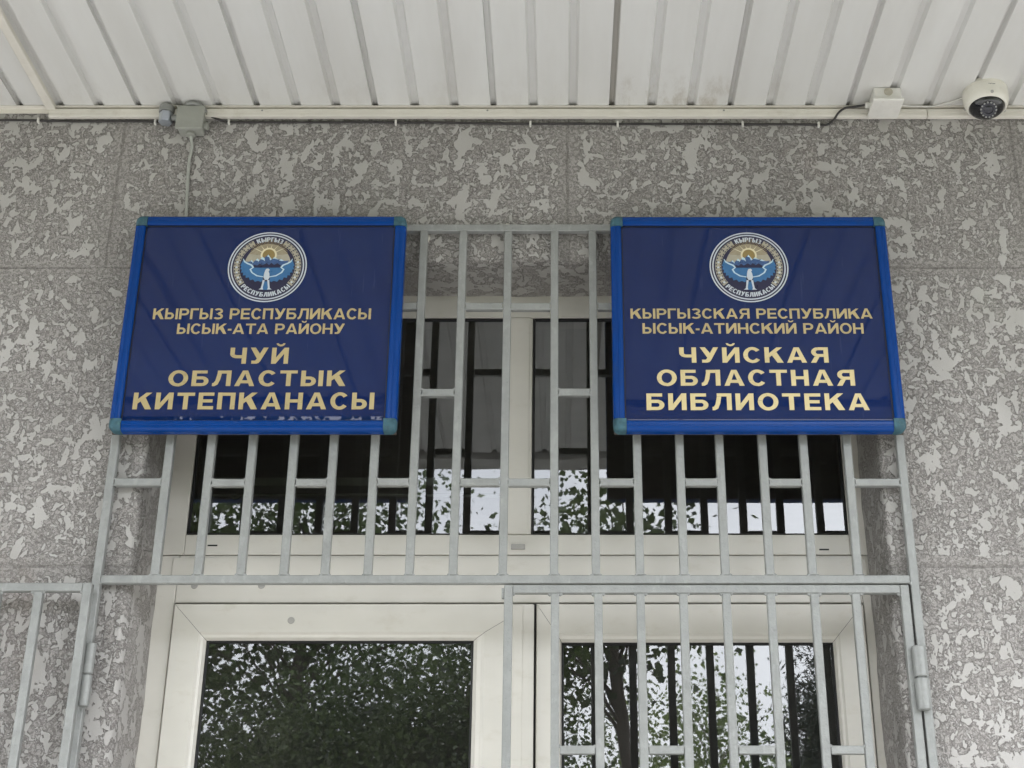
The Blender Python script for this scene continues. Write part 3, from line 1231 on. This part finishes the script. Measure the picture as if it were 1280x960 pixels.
    for pl in ([(-.36, -.015), (-.34, .06), (-.26, .03), (-.20, .09), (-.13, .04), (-.02, .10), (.04, .05), (.10, .11), (.17, .05), (.25, .10), (.33, .04), (.36, -.015)],):
        flat(bm, pl, lambda p: at(p[0], p[1], y - 6 * st))
    obj('foothills', bm, M['dark_ink'], e)
    bm = bmesh.new()
    for pl in ([(-.41, .19), (-.44, .15), (-.39, .13), (-.375, .09), (-.36, .12)], [(-.27, .235), (-.31, .18), (-.24, .16), (-.25, .12), (-.21, .18)], [(-.14, .28), (-.19, .22), (-.11, .19), (-.07, .15), (-.09, .24)],
               [(.00, .345), (-.03, .29), (.03, .27), (.06, .18), (.10, .21), (.06, .26)], [(.16, .275), (.12, .23), (.18, .22), (.28, .20), (.23, .21)], [(.33, .215), (.28, .18), (.36, .16), (.42, .165)]):
        flat(bm, pl, lambda p: at(p[0], p[1], y - 7 * st))
    obj('snow', bm, M['ice'], e)
    bm = bmesh.new()
    flat(bm, [(-.355, -.03), (.355, -.03), (.41, -.08), (.37, -.18), (.24, -.27), (.10, -.30), (-.10, -.30), (-.24, -.27), (-.37, -.18), (-.41, -.08)], lambda p: at(p[0], p[1], y - 4 * st))
    obj('lake', bm, M['lake'], e)
    for s in (-1, 1):
        bm = bmesh.new()
        pts = [(.62, .22), (.66, .10), (.69, .03), (.655, .01), (.685, -.07), (.635, -.08), (.655, -.17), (.595, -.165), (.60, -.25), (.53, -.24), (.52, -.32), (.44, -.30), (.41, -.385), (.33, -.36), (.28, -.43), (.20, -.40), (.12, -.44), (.08, -.36), (.10, -.30), (.24, -.27), (.37, -.18), (.44, -.08), (.38, -.02), (.42, .05), (.52, .10)]
        flat(bm, [(s * a, b) for a, b in pts], lambda p: at(p[0], p[1], y - 3 * st))
        obj('wing', bm, M['lake'], e)
        bm = bmesh.new()
        out = [(.635, .225), (.60, .13), (.52, .075), (.42, .03), (.375, -.025), (.445, -.075), (.395, -.175), (.25, -.275), (.08, -.305)]
        inn = [(.620, .225), (.575, .155), (.49, .105), (.39, .060), (.330, -.020), (.40, -.085), (.355, -.165), (.23, -.248), (.08, -.280)]
        for (a, b), (c, d) in zip(zip(out, inn), list(zip(out, inn))[1:]):
            flat(bm, [(s * a[0], a[1]), (s * c[0], c[1]), (s * d[0], d[1]), (s * b[0], b[1])], lambda p: at(p[0], p[1], y - 6 * st))
        obj('wing_edge', bm, M['ice'], e)
    bm = bmesh.new()
    flat(bm, [(-.06, -.42), (.07, -.42), (.09, -.60), (.05, -.66), (-.05, -.66), (-.09, -.60)], lambda p: at(p[0], p[1], y - 5 * st))
    obj('tail', bm, M['lake'], e)
    bm = bmesh.new()
    flat(bm, [(.075, -.095), (.035, -.055), (-.02, -.065), (-.045, -.12), (-.065, -.22), (-.07, -.31), (-.03, -.38), (.05, -.38), (.085, -.31), (.07, -.20), (.045, -.135)], lambda p: at(p[0], p[1], y - 7 * st))
    for s in (-1, 1):
        flat(bm, [(s * .03, -.385), (s * .085, -.385), (s * .095, -.50), (s * .115, -.615), (s * .17, -.65), (s * .05, -.655), (s * .065, -.60), (s * .05, -.50)], lambda p: at(p[0], p[1], y - 7 * st))
    obj('falcon', bm, M['white_ink'], e)
    return e


def sign(name, label, x0, x1, z0, z1, lines, ecx, mat_small, mat_big, group):
    yf, yb = -.088, -.056
    s = thing(name, label, 'sign', ((x0 + x1) / 2, yb, z0), group)
    fw = .026
    bm = bmesh.new()
    box(bm, x0 + fw - .006, x1 - fw + .006, -.0795, -.060, z0 + fw - .006, z1 - fw + .006)
    obj('panel', fix(bm), M['navy'], s)
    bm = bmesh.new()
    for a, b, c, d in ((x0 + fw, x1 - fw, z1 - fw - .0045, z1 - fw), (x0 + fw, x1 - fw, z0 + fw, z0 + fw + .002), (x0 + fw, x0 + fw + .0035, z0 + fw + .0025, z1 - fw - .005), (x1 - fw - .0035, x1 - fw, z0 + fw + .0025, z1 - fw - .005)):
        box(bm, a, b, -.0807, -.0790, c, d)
    obj('painted_shadow_line', fix(bm), M['shadow_line'], s)  # dark strips painting the shadow between frame and panel
    # rounded channel profile of the frame: (across from the inside, y)
    prof = [(0, -.074), (0, -.0835), (.002, -.0865), (.006, -.0880), (.012, -.0875), (.013, -.0862), (.0145, -.0862), (.0155, -.0868)]
    for i in range(6):
        a = i / 5 * math.pi / 2
        prof.append((.0165 + .0105 * math.sin(a), -.0762 - .0105 * math.cos(a)))
    prof += [(.027, -.060), (.0255, -.056), (0, -.056)]
    capw = .030
    bm = bmesh.new()
    prism(bm, [(q[1], z1 - fw + q[0]) for q in prof], 'x', x0 + capw, x1 - capw)
    obj('frame_rail', fix(bm), M['blue'], s)
    bm = bmesh.new()
    prism(bm, [(q[1], z0 + fw - q[0]) for q in prof], 'x', x0 + capw, x1 - capw)
    obj('frame_rail', fix(bm), M['blue'], s)
    bm = bmesh.new()
    prism(bm, [(x0 + fw - q[0], q[1]) for q in prof], 'z', z0 + capw, z1 - capw)
    obj('frame_rail', fix(bm), M['blue'], s)
    bm = bmesh.new()
    prism(bm, [(x1 - fw + q[0], q[1]) for q in prof], 'z', z0 + capw, z1 - capw)
    obj('frame_rail', fix(bm), M['blue'], s)
    for sx in (0, 1):
        for sz in (0, 1):
            # rounded corner piece: quarter-round outline with a domed face
            ox = x0 - .001 if sx == 0 else x1 + .001
            oz = z0 - .001 if sz == 0 else z1 + .001
            dx = 1 if sx == 0 else -1
            dz = 1 if sz == 0 else -1
            n = 8
            def outline(ins):
                r = .016
                c = capw + .0005
                pts = [(c, ins), (r, ins)]
                for i in range(1, n):
                    a = R(90 * i / n)
                    pts.append((r - (r - ins) * math.sin(a), r - (r - ins) * math.cos(a)))
                pts += [(ins, r), (ins, c), (c, c)]
                return pts
            bm = bmesh.new()
            rws = []
            for ins, yy in ((.001, -.0555), (0, -.060), (0, -.079), (.0025, -.0845), (.006, -.0880), (.010, -.0892)):
                rws.append([bm.verts.new((ox + dx * p[0], yy, oz + dz * p[1])) for p in outline(ins)])
            for a, b in zip(rws, rws[1:]):
                for i in range(len(a)):
                    f = bm.faces.new((a[i], a[(i + 1) % len(a)], b[(i + 1) % len(a)], b[i]))
                    f.smooth = i < len(a) - 2
            bm.faces.new(rws[-1])
            obj('corner_cap', fix(bm), M['cap'], s)
    bm = bmesh.new()
    box(bm, x0 + .0015, x1 - .0015, -.0558, -.0505, z0 + .0015, z1 - .0015)
    obj('back_board', fix(bm), M['backing'], s)
    bm = bmesh.new()
    for fx in (.16, .84):
        xx = x0 + (x1 - x0) * fx
        box(bm, xx - .012, xx + .012, -.0500, -.0305, z1 - .030, z1 - .012, .001)
        box(bm, xx - .012, xx + .012, -.0500, -.0305, z0 + .10, z0 + .118, .001)
    obj('bracket', fix(bm), M['dullzinc'], s)
    yl = -.0802
    for i, (txt, a, b, za, zb) in enumerate(lines):
        big = i >= 2
        text_line(s, txt, a, b, za, zb, yl, mat_big if big else mat_small, .245 if big else .215, .19 if big else .17, .20 if big else .12)
    emblem(s, ecx, 3.2905, .0985, yl)
    return s


SL = sign('name_sign', 'blue framed navy sign with dull gold Kyrgyz text ending in КИТЕПКАНАСЫ', -1.0735, -.3905, 2.8500, 3.4345,
          [('КЫРГЫЗ РЕСПУБЛИКАСЫ', -1.0019, -.4655, 3.1450, 3.1745), ('ЫСЫК-АТА РАЙОНУ', -.9385, -.5281, 3.1050, 3.1330),
           ('ЧУЙ', -.8022, -.6601, 3.0250, 3.0680), ('ОБЛАСТЫК', -.9452, -.5180, 2.9660, 3.0070), ('КИТЕПКАНАСЫ', -1.0235, -.4455, 2.9055, 2.9490)],
          -.7315, M['gold'], M['gold'], 'library name signs')
SR = sign('name_sign', 'blue framed navy sign with bright gold Russian text ending in БИБЛИОТЕКА', .1285, .8235, 2.8500, 3.4340,
          [('КЫРГЫЗСКАЯ РЕСПУБЛИКА', .1736, .7692, 3.1470, 3.1745), ('ЫСЫК-АТИНСКИЙ РАЙОН', .2023, .7443, 3.1060, 3.1345),
           ('ЧУЙСКАЯ', .2901, .6524, 3.0280, 3.0690), ('ОБЛАСТНАЯ', .2340, .7115, 2.9670, 3.0090), ('БИБЛИОТЕКА', .2073, .7411, 2.9035, 2.9470)],
          .4725, M['gold'], M['gold_pale'], 'library name signs')
SL.rotation_euler.x = R(.42)
SR.rotation_euler.x = R(.28)

# ------------------------------------------------------------------ fittings along the wall top
jb = thing('junction_box', 'small grey square junction box on the wall above the left sign', 'junction box', (-.985, 0, 3.726))
bm = bmesh.new()
box(bm, -1.0165, -.9515, -.038, -.0005, 3.7300, 3.7960, .004)
obj('box_base', fix(bm), M['jbox'], jb)
bm = bmesh.new()
box(bm, -1.0210, -.9470, -.047, -.0385, 3.7265, 3.7995, .0035, 3)
obj('box_lid', fix(bm), M['jbox'], jb)
bm = bmesh.new()
lathe(bm, [(.010, 0), (.013, .001), (.013, .008), (.010, .010), (.0, .010)], (-.985, -.018, 3.7305), Vector((0, 0, -1)), 18)
lathe(bm, [(.008, 0), (.011, .001), (.011, .010), (.008, .012), (.0, .012)], (-.9515, -.018, 3.752), Vector((1, 0, 0)), 18)
obj('cable_gland', fix(bm), M['jbox'], jb)
bm = bmesh.new()
tube(bm, smooth_path([(-1.006, -.020, 3.795), (-1.000, -.036, 3.805), (-.982, -.044, 3.808), (-.962, -.038, 3.805), (-.952, -.018, 3.797)], 6), .0065, 10)
obj('conduit_loop', fix(bm), M['dullzinc'], jb)

hf = thing('conduit_fitting', 'shiny galvanised hexagonal conduit fitting left of the grey junction box', 'pipe fitting', (-1.055, -.02, 3.775))
bm = bmesh.new()
hexo = [(-1.0545 + .0185 * math.cos(R(60 * k + 12)), -.024 + .0185 * math.sin(R(60 * k + 12))) for k in range(6)]
prism(bm, hexo, 'z', 3.7580, 3.7890)
bmesh.ops.bevel(bm, geom=bm.edges[:], offset=.0012, segments=2, affect='EDGES')
obj('hex_nut', fix(bm), M['zinc'], hf)
bm = bmesh.new()
lathe(bm, [(.0, 0), (.0195, 0), (.0205, .002), (.0205, .018), (.018, .020), (0, .020)], (-1.0545, -.024, 3.7895), Vector((0, 0, 1)), 24)
lathe(bm, [(.009, 0), (.009, .030)], (-1.0380, -.024, 3.774), Vector((1, 0, 0)), 16)
obj('collar', fix(bm), M['dullzinc'], hf)

bm = bmesh.new()
tube(bm, smooth_path([(-.985, -.018, 3.728), (-.9830, -.010, 3.712), (-.9805, -.0055, 3.6926), (-.9835, -.0050, 3.6426), (-.9790, -.0050, 3.56), (-.9735, -.0050, 3.476), (-.9715, -.006, 3.42), (-.970, -.02, 3.38)], 8), .0042, 10)
tag(obj('grey_cable', bm, M['cable_grey']), 'thin grey cable hanging from the junction box down behind the left sign', 'cable')


def clip_bm(x, z):
    bm = bmesh.new()
    box(bm, x - .0028, x + .0028, -.012, -.0005, z - .0085, z + .0055, .0012)
    lathe(bm, [(.0, 0), (.0022, 0), (.0018, .0015), (0, .002)], (x, -.0122, z - .0055), Vector((0, -1, 0)), 10)
    return fix(bm)


cab = thing('black_cable', 'thin black cable clipped along the wall top from the grey box to the white box', 'cable', (-.2, -.006, 3.775))
bm = bmesh.new()
pts = [(-.9500, -.018, 3.790), (-.930, -.012, 3.7835), (-.9100, -.0062, 3.7790), (-.889, -.0055, 3.7745)]
for x in (-.80, -.70, -.60, -.52):
    pts.append((x, -.0055, 3.7735 + .0025 * mnoise.noise(Vector((x * 7, 0, 0)))))
pts += [(-.4409, -.0055, 3.7728), (-.33, -.0055, 3.7725), (-.2, -.0055, 3.7700), (-.0795, -.0055, 3.7685), (.04, -.0055, 3.7690), (.1548, -.0055, 3.7680), (.32, -.0055, 3.7680), (.49, -.0055, 3.7672), (.60, -.0055, 3.7668), (.6941, -.0055, 3.7655), (.7180, -.0060, 3.7655), (.7350, -.0130, 3.7760), (.7460, -.024, 3.7900), (.7640, -.028, 3.8030), (.7900, -.030, 3.8055), (.8180, -.045, 3.8020)]
tube(bm, smooth_path(pts, 6), .0031, 8)
obj('cable_run', bm, M['cable_black'], cab)
for x, z in ((-.889, 3.7745), (-.4409, 3.7728), (-.0795, 3.7685), (.1548, 3.7680), (.49, 3.7672), (.6941, 3.7655)):
    obj('cable_clip', clip_bm(x, z), M['white_plastic'], cab)
cab2 = thing('black_cable', 'thin black cable clipped to the wall left of the galvanised fitting', 'cable', (-1.3, -.006, 3.778))
bm = bmesh.new()
pts = [(-2.4, -.0055, 3.782), (-1.95, -.0055, 3.779), (-1.66, -.0055, 3.7812), (-1.5076, -.0055, 3.7805), (-1.4017, -.0055, 3.7790), (-1.30, -.0055, 3.7758), (-1.19, -.0055, 3.7772), (-1.12, -.0055, 3.7762), (-1.087, -.0055, 3.7745), (-1.06, -.0058, 3.7740), (-1.030, -.010, 3.7750), (-1.017, -.016, 3.7770)]
tube(bm, smooth_path(pts, 6), .0031, 8)
obj('cable_run', bm, M['cable_black'], cab2)
for x, z in ((-1.4017, 3.7790), (-1.087, 3.7745), (-1.75, 3.7805)):
    obj('cable_clip', clip_bm(x, z), M['white_plastic'], cab2)

# white box under the soffit
wb = thing('junction_box', 'white square junction box hanging from the ceiling left of the dome camera', 'junction box', (.862, -.07, SOF))
bm = bmesh.new()
box(bm, .8270, .8990, -.1020, -.0320, 3.7800, SOF - .0008, .003)
obj('box_base', fix(bm), M['white_plastic'], wb)
bm = bmesh.new()
box(bm, .8205, .9025, -.1120, -.0255, 3.7700, 3.7795, .0035, 3)
obj('box_lid', fix(bm), M['white_plastic'], wb)
bm = bmesh.new()
lathe(bm, [(.0, 0), (.0115, 0), (.0115, .0025), (.0085, .0035), (.0085, .0022), (.004, .0026), (0, .0034)], (.8645, -.1019, 3.8025), Vector((0, -1, 0)), 22)
obj('rubber_plug', fix(bm), M['knock'], wb)
bm = bmesh.new()
lathe(bm, [(.0, 0), (.009, 0), (.009, .010), (.0065, .013), (0, .013)], (.8272, -.045, 3.800), Vector((-1, 0, 0)), 18)
obj('cable_gland', fix(bm), M['white_plastic'], wb)

bm = bmesh.new()
tube(bm, smooth_path([(.899, -.040, 3.8060), (.945, -.030, 3.8075), (1.00, -.028, 3.8085), (1.040, -.040, 3.8120), (1.080, -.070, 3.8100)], 8), .0022, 8)
tag(obj('white_wire', bm, M['cable_white']), 'thin white wire from the white box to the dome camera', 'wire')

# dome camera
dc = thing('dome_camera', 'white dome security camera with dark lens on the ceiling at far right', 'security camera', (1.126, -.082, SOF))
ax = Vector((-.05, -.10, -1)).normalized()
cc = Vector((1.126, -.082, SOF))
bm = bmesh.new()
lathe(bm, [(0, -.003), (.0560, -.003), (.0580, .004), (.0580, .010), (.0572, .0108), (.0572, .0116), (.0582, .0124), (.0580, .032), (.0560, .044), (.0520, .0530), (.0475, .0560), (.0460, .0555), (.0450, .0520)], cc, ax, 56)
obj('camera_body', fix(bm), M['cam_white'], dc)
bm = bmesh.new()
pr = []
for i in range(13):
    a = i / 12 * math.pi / 2
    pr.append((.0445 * math.cos(a), .053 + .022 * math.sin(a)))
lathe(bm, pr, cc, ax, 48)
dome = obj('smoked_dome', fix(bm), M['dome'], dc)
u = (Vector((1, 0, 0)) - ax * ax.x).normalized()
w = ax.cross(u)
look = (ax * .75 + Vector((-.10, -.62, 0))).normalized()
lc = cc + ax * .052
bm = bmesh.new()
lathe(bm, [(.0215, .0330), (.0215, .0350), (.0175, .0365), (.0120, .0355), (.0115, .0335), (.0085, .0345), (0, .0365)], lc, look, 36)
obj('lens_ring', fix(bm), M['lens'], dc)
uu = (Vector((1, 0, 0)) - look * look.x).normalized()
ww = look.cross(uu)
bm = bmesh.new()
for k in range(14):
    a = 2 * math.pi * k / 14
    c = lc + look * .0358 + (uu * math.cos(a) + ww * math.sin(a)) * .0195
    bmesh.ops.create_icosphere(bm, subdivisions=2, radius=.0026, matrix=Matrix.Translation(c))
obj('infrared_leds', bm, M['led'], dc, True)
for a in (200, 340, 90):
    bm = bmesh.new()
    d = (u * math.cos(R(a)) + w * math.sin(R(a)))
    lathe(bm, [(.0, 0), (.0042, 0), (.0042, .003), (.003, .004), (.0015, .003), (0, .003)], cc + ax * .046 + d * .0540, (ax + d * .8).normalized(), 14)
    obj('body_screw', fix(bm), M['capgrey'], dc)
bm = bmesh.new()
for k in range(5):
    a = R(-96 + k * 3.6)
    d = (u * math.cos(a) - w * math.sin(a))
    # tiny worn print on the camera's front face
    p = cc + ax * (.0225 + .0004 * (k % 2)) + Vector((d.x, -abs(d.y), d.z)) * .0580
    bmesh.ops.create_cube(bm, size=1, matrix=Matrix.Translation(p) @ Matrix.Diagonal((.0026, .0008, .0016, 1)))
obj('printed_mark', bm, M['ink'], dc)

# ------------------------------------------------------------------ trees in front of the building (mirrored by the panes)
def tree(name, label, base, height, crown, leafm, barkm, nleaf, size, tr_r, seed, droop=0.0, clumps=40, needle=False, limbs=9, group='trees facing the entrance'):
    rnd = random.Random(seed)
    t = thing(name, label, 'tree', base, group)
    bx, by, bz = base
    (cx, cy, cz), (rx, ry, rz) = crown
    bm = bmesh.new()
    top = Vector((cx, cy, cz + rz * .75))
    path = []
    for i in range(9):
        f = i / 8
        path.append(Vector((bx, by, bz)).lerp(top, f) + Vector((mnoise.noise(Vector((seed, f * 3, 0))), mnoise.noise(Vector((seed, f * 3, 9))), 0)) * .18 * f * (1 if not needle else .2))
    tube(bm, path, 0, 10, True, 0, [tr_r * (1 - .85 * i / 8) + .006 for i in range(9)])
    centres = []
    for i in range(clumps):
        while True:
            p = Vector((rnd.uniform(-1, 1), rnd.uniform(-1, 1), rnd.uniform(-1, 1)))
            if p.length < 1:
                break
        if needle:
            hh = (p.z + 1) / 2
            s = 1.0 - .85 * hh
            p = Vector((p.x * s, p.y * s, p.z))
        centres.append(Vector((cx + p.x * rx, cy + p.y * ry, cz + p.z * rz)))
    for c in centres[:limbs + clumps // 2]:
        f = min(.95, max(.25, (c.z - bz) / max(.1, (top.z - bz)) - .12))
        i = int(f * 8)
        s = path[i].lerp(path[min(8, i + 1)], f * 8 - i)
        mid = s.lerp(c, .5) + Vector((rnd.uniform(-.1, .1), rnd.uniform(-.1, .1), rnd.uniform(.0, .2)))
        r = tr_r * .30 * (1 - .6 * f)
        tube(bm, [s, s.lerp(mid, .5), mid, mid.lerp(c, .55), c], 0, 6, True, 0, [r, r * .8, r * .6, r * .4, .004])
    obj('trunk', fix(bm), barkm, t)
    bm = bmesh.new()
    cs = (rx * ry * rz) ** (1 / 3) * (1.15 / clumps ** (1 / 3))
    for i in range(nleaf):
        c = centres[rnd.randrange(clumps)]
        p = c + Vector((rnd.gauss(0, 1), rnd.gauss(0, 1), rnd.gauss(0, .8) - droop * abs(rnd.gauss(0, 1)))) * cs
        s = size * rnd.uniform(.6, 1.3)
        a = Vector((rnd.gauss(0, 1), rnd.gauss(0, 1), rnd.gauss(0, .7) - droop)).normalized()
        b = a.cross(Vector((rnd.gauss(0, 1), rnd.gauss(0, 1), rnd.gauss(0, 1)))).normalized()
        wd = .42 if not needle else .10
        tip = p + a * s
        vs = [bm.verts.new(p), bm.verts.new(p + a * s * .45 + b * s * wd), bm.verts.new(tip), bm.verts.new(p + a * s * .5 - b * s * wd)]
        bm.faces.new(vs)
    obj('crown', bm, leafm, t)
    return t


tree('broadleaf_tree', 'dense dark broadleaf tree mirrored in the left door pane', (-2.1, -9.6, 0), 6, ((-1.95, -9.6, 2.65), (1.75, 1.3, 1.45)), M['leaf_dark'], M['bark'], 110000, .042, .16, 3, 0.3, 52)
tree('broadleaf_tree', 'tall loose broadleaf tree mirrored in the left transom pane', (-2.9, -11.5, 0), 9, ((-2.75, -11.5, 5.4), (1.35, 1.2, 2.6)), M['leaf_mid'], M['bark'], 14000, .068, .12, 5, 0.3, 80)
tree('broadleaf_tree', 'bushy dark tree mirrored at the right edge of the left door pane', (-.75, -8.4, 0), 6, ((-.75, -8.4, 2.95), (.8, 1.0, 1.5)), M['leaf_dark'], M['bark'], 52000, .040, .13, 8, 0.2, 34)
tree('broadleaf_tree', 'large leaved tree with a thick bare trunk mirrored in the right door pane', (.80, -5.9, 0), 7, ((.22, -6.0, 4.3), (.62, .6, .80)), M['leaf_dark'], M['bark'], 4800, .060, .085, 21, 0.3, 26)
tree('birch_tree', 'slender pale green birch mirrored in the middle of the right door pane', (1.75, -13.5, 0), 7, ((1.8, -13.5, 3.6), (.75, .8, 2.0)), M['leaf_pale'], M['birch'], 7000, .055, .06, 31, 0.5, 70)
tree('birch_tree', 'shorter pale green birch mirrored left of the slender one', (.65, -12.6, 0), 6, ((.7, -12.6, 3.2), (.9, .8, 1.7)), M['leaf_pale'], M['birch'], 7000, .055, .06, 37, 0.5, 70)
tree('birch_tree', 'pale green birch mirrored beside the dark conifer', (2.75, -14.5, 0), 6, ((2.75, -14.5, 2.9), (.7, .7, 1.7)), M['leaf_pale'], M['birch'], 7000, .06, .05, 41, 0.5, 60)
tree('conifer_tree', 'narrow dark conifer mirrored at the right end of the right door pane', (2.60, -10.2, 0), 9, ((2.62, -10.2, 2.75), (.50, .55, 2.35)), M['needle'], M['bark'], 32000, .10, .12, 51, 0.5, 150, True, 20)
for i, (x, y, h, sd, lb) in enumerate(((-7.5, -13, 4.4, 61, 'broad dark tree standing far left of the entrance path'), (7.2, -14, 4.0, 67, 'broad green tree standing far right of the entrance path'), (-6.3, -12.5, 6.6, 71, 'tall dark tree standing left of the loose broadleaf tree'), (4.8, -19, 3.4, 73, 'low green tree far behind the conifer'), (0.1, -21, 2.4, 79, 'low dark tree far behind the birches'))):
    tree('broadleaf_tree', lb, (x, y, 0), h + 2, ((x, y, h), (2.6, 2.0, h * .55)), M['leaf_dark'] if i % 2 == 0 else M['leaf_mid'], M['bark'], 16000, .14, .2, sd, .1, 90)
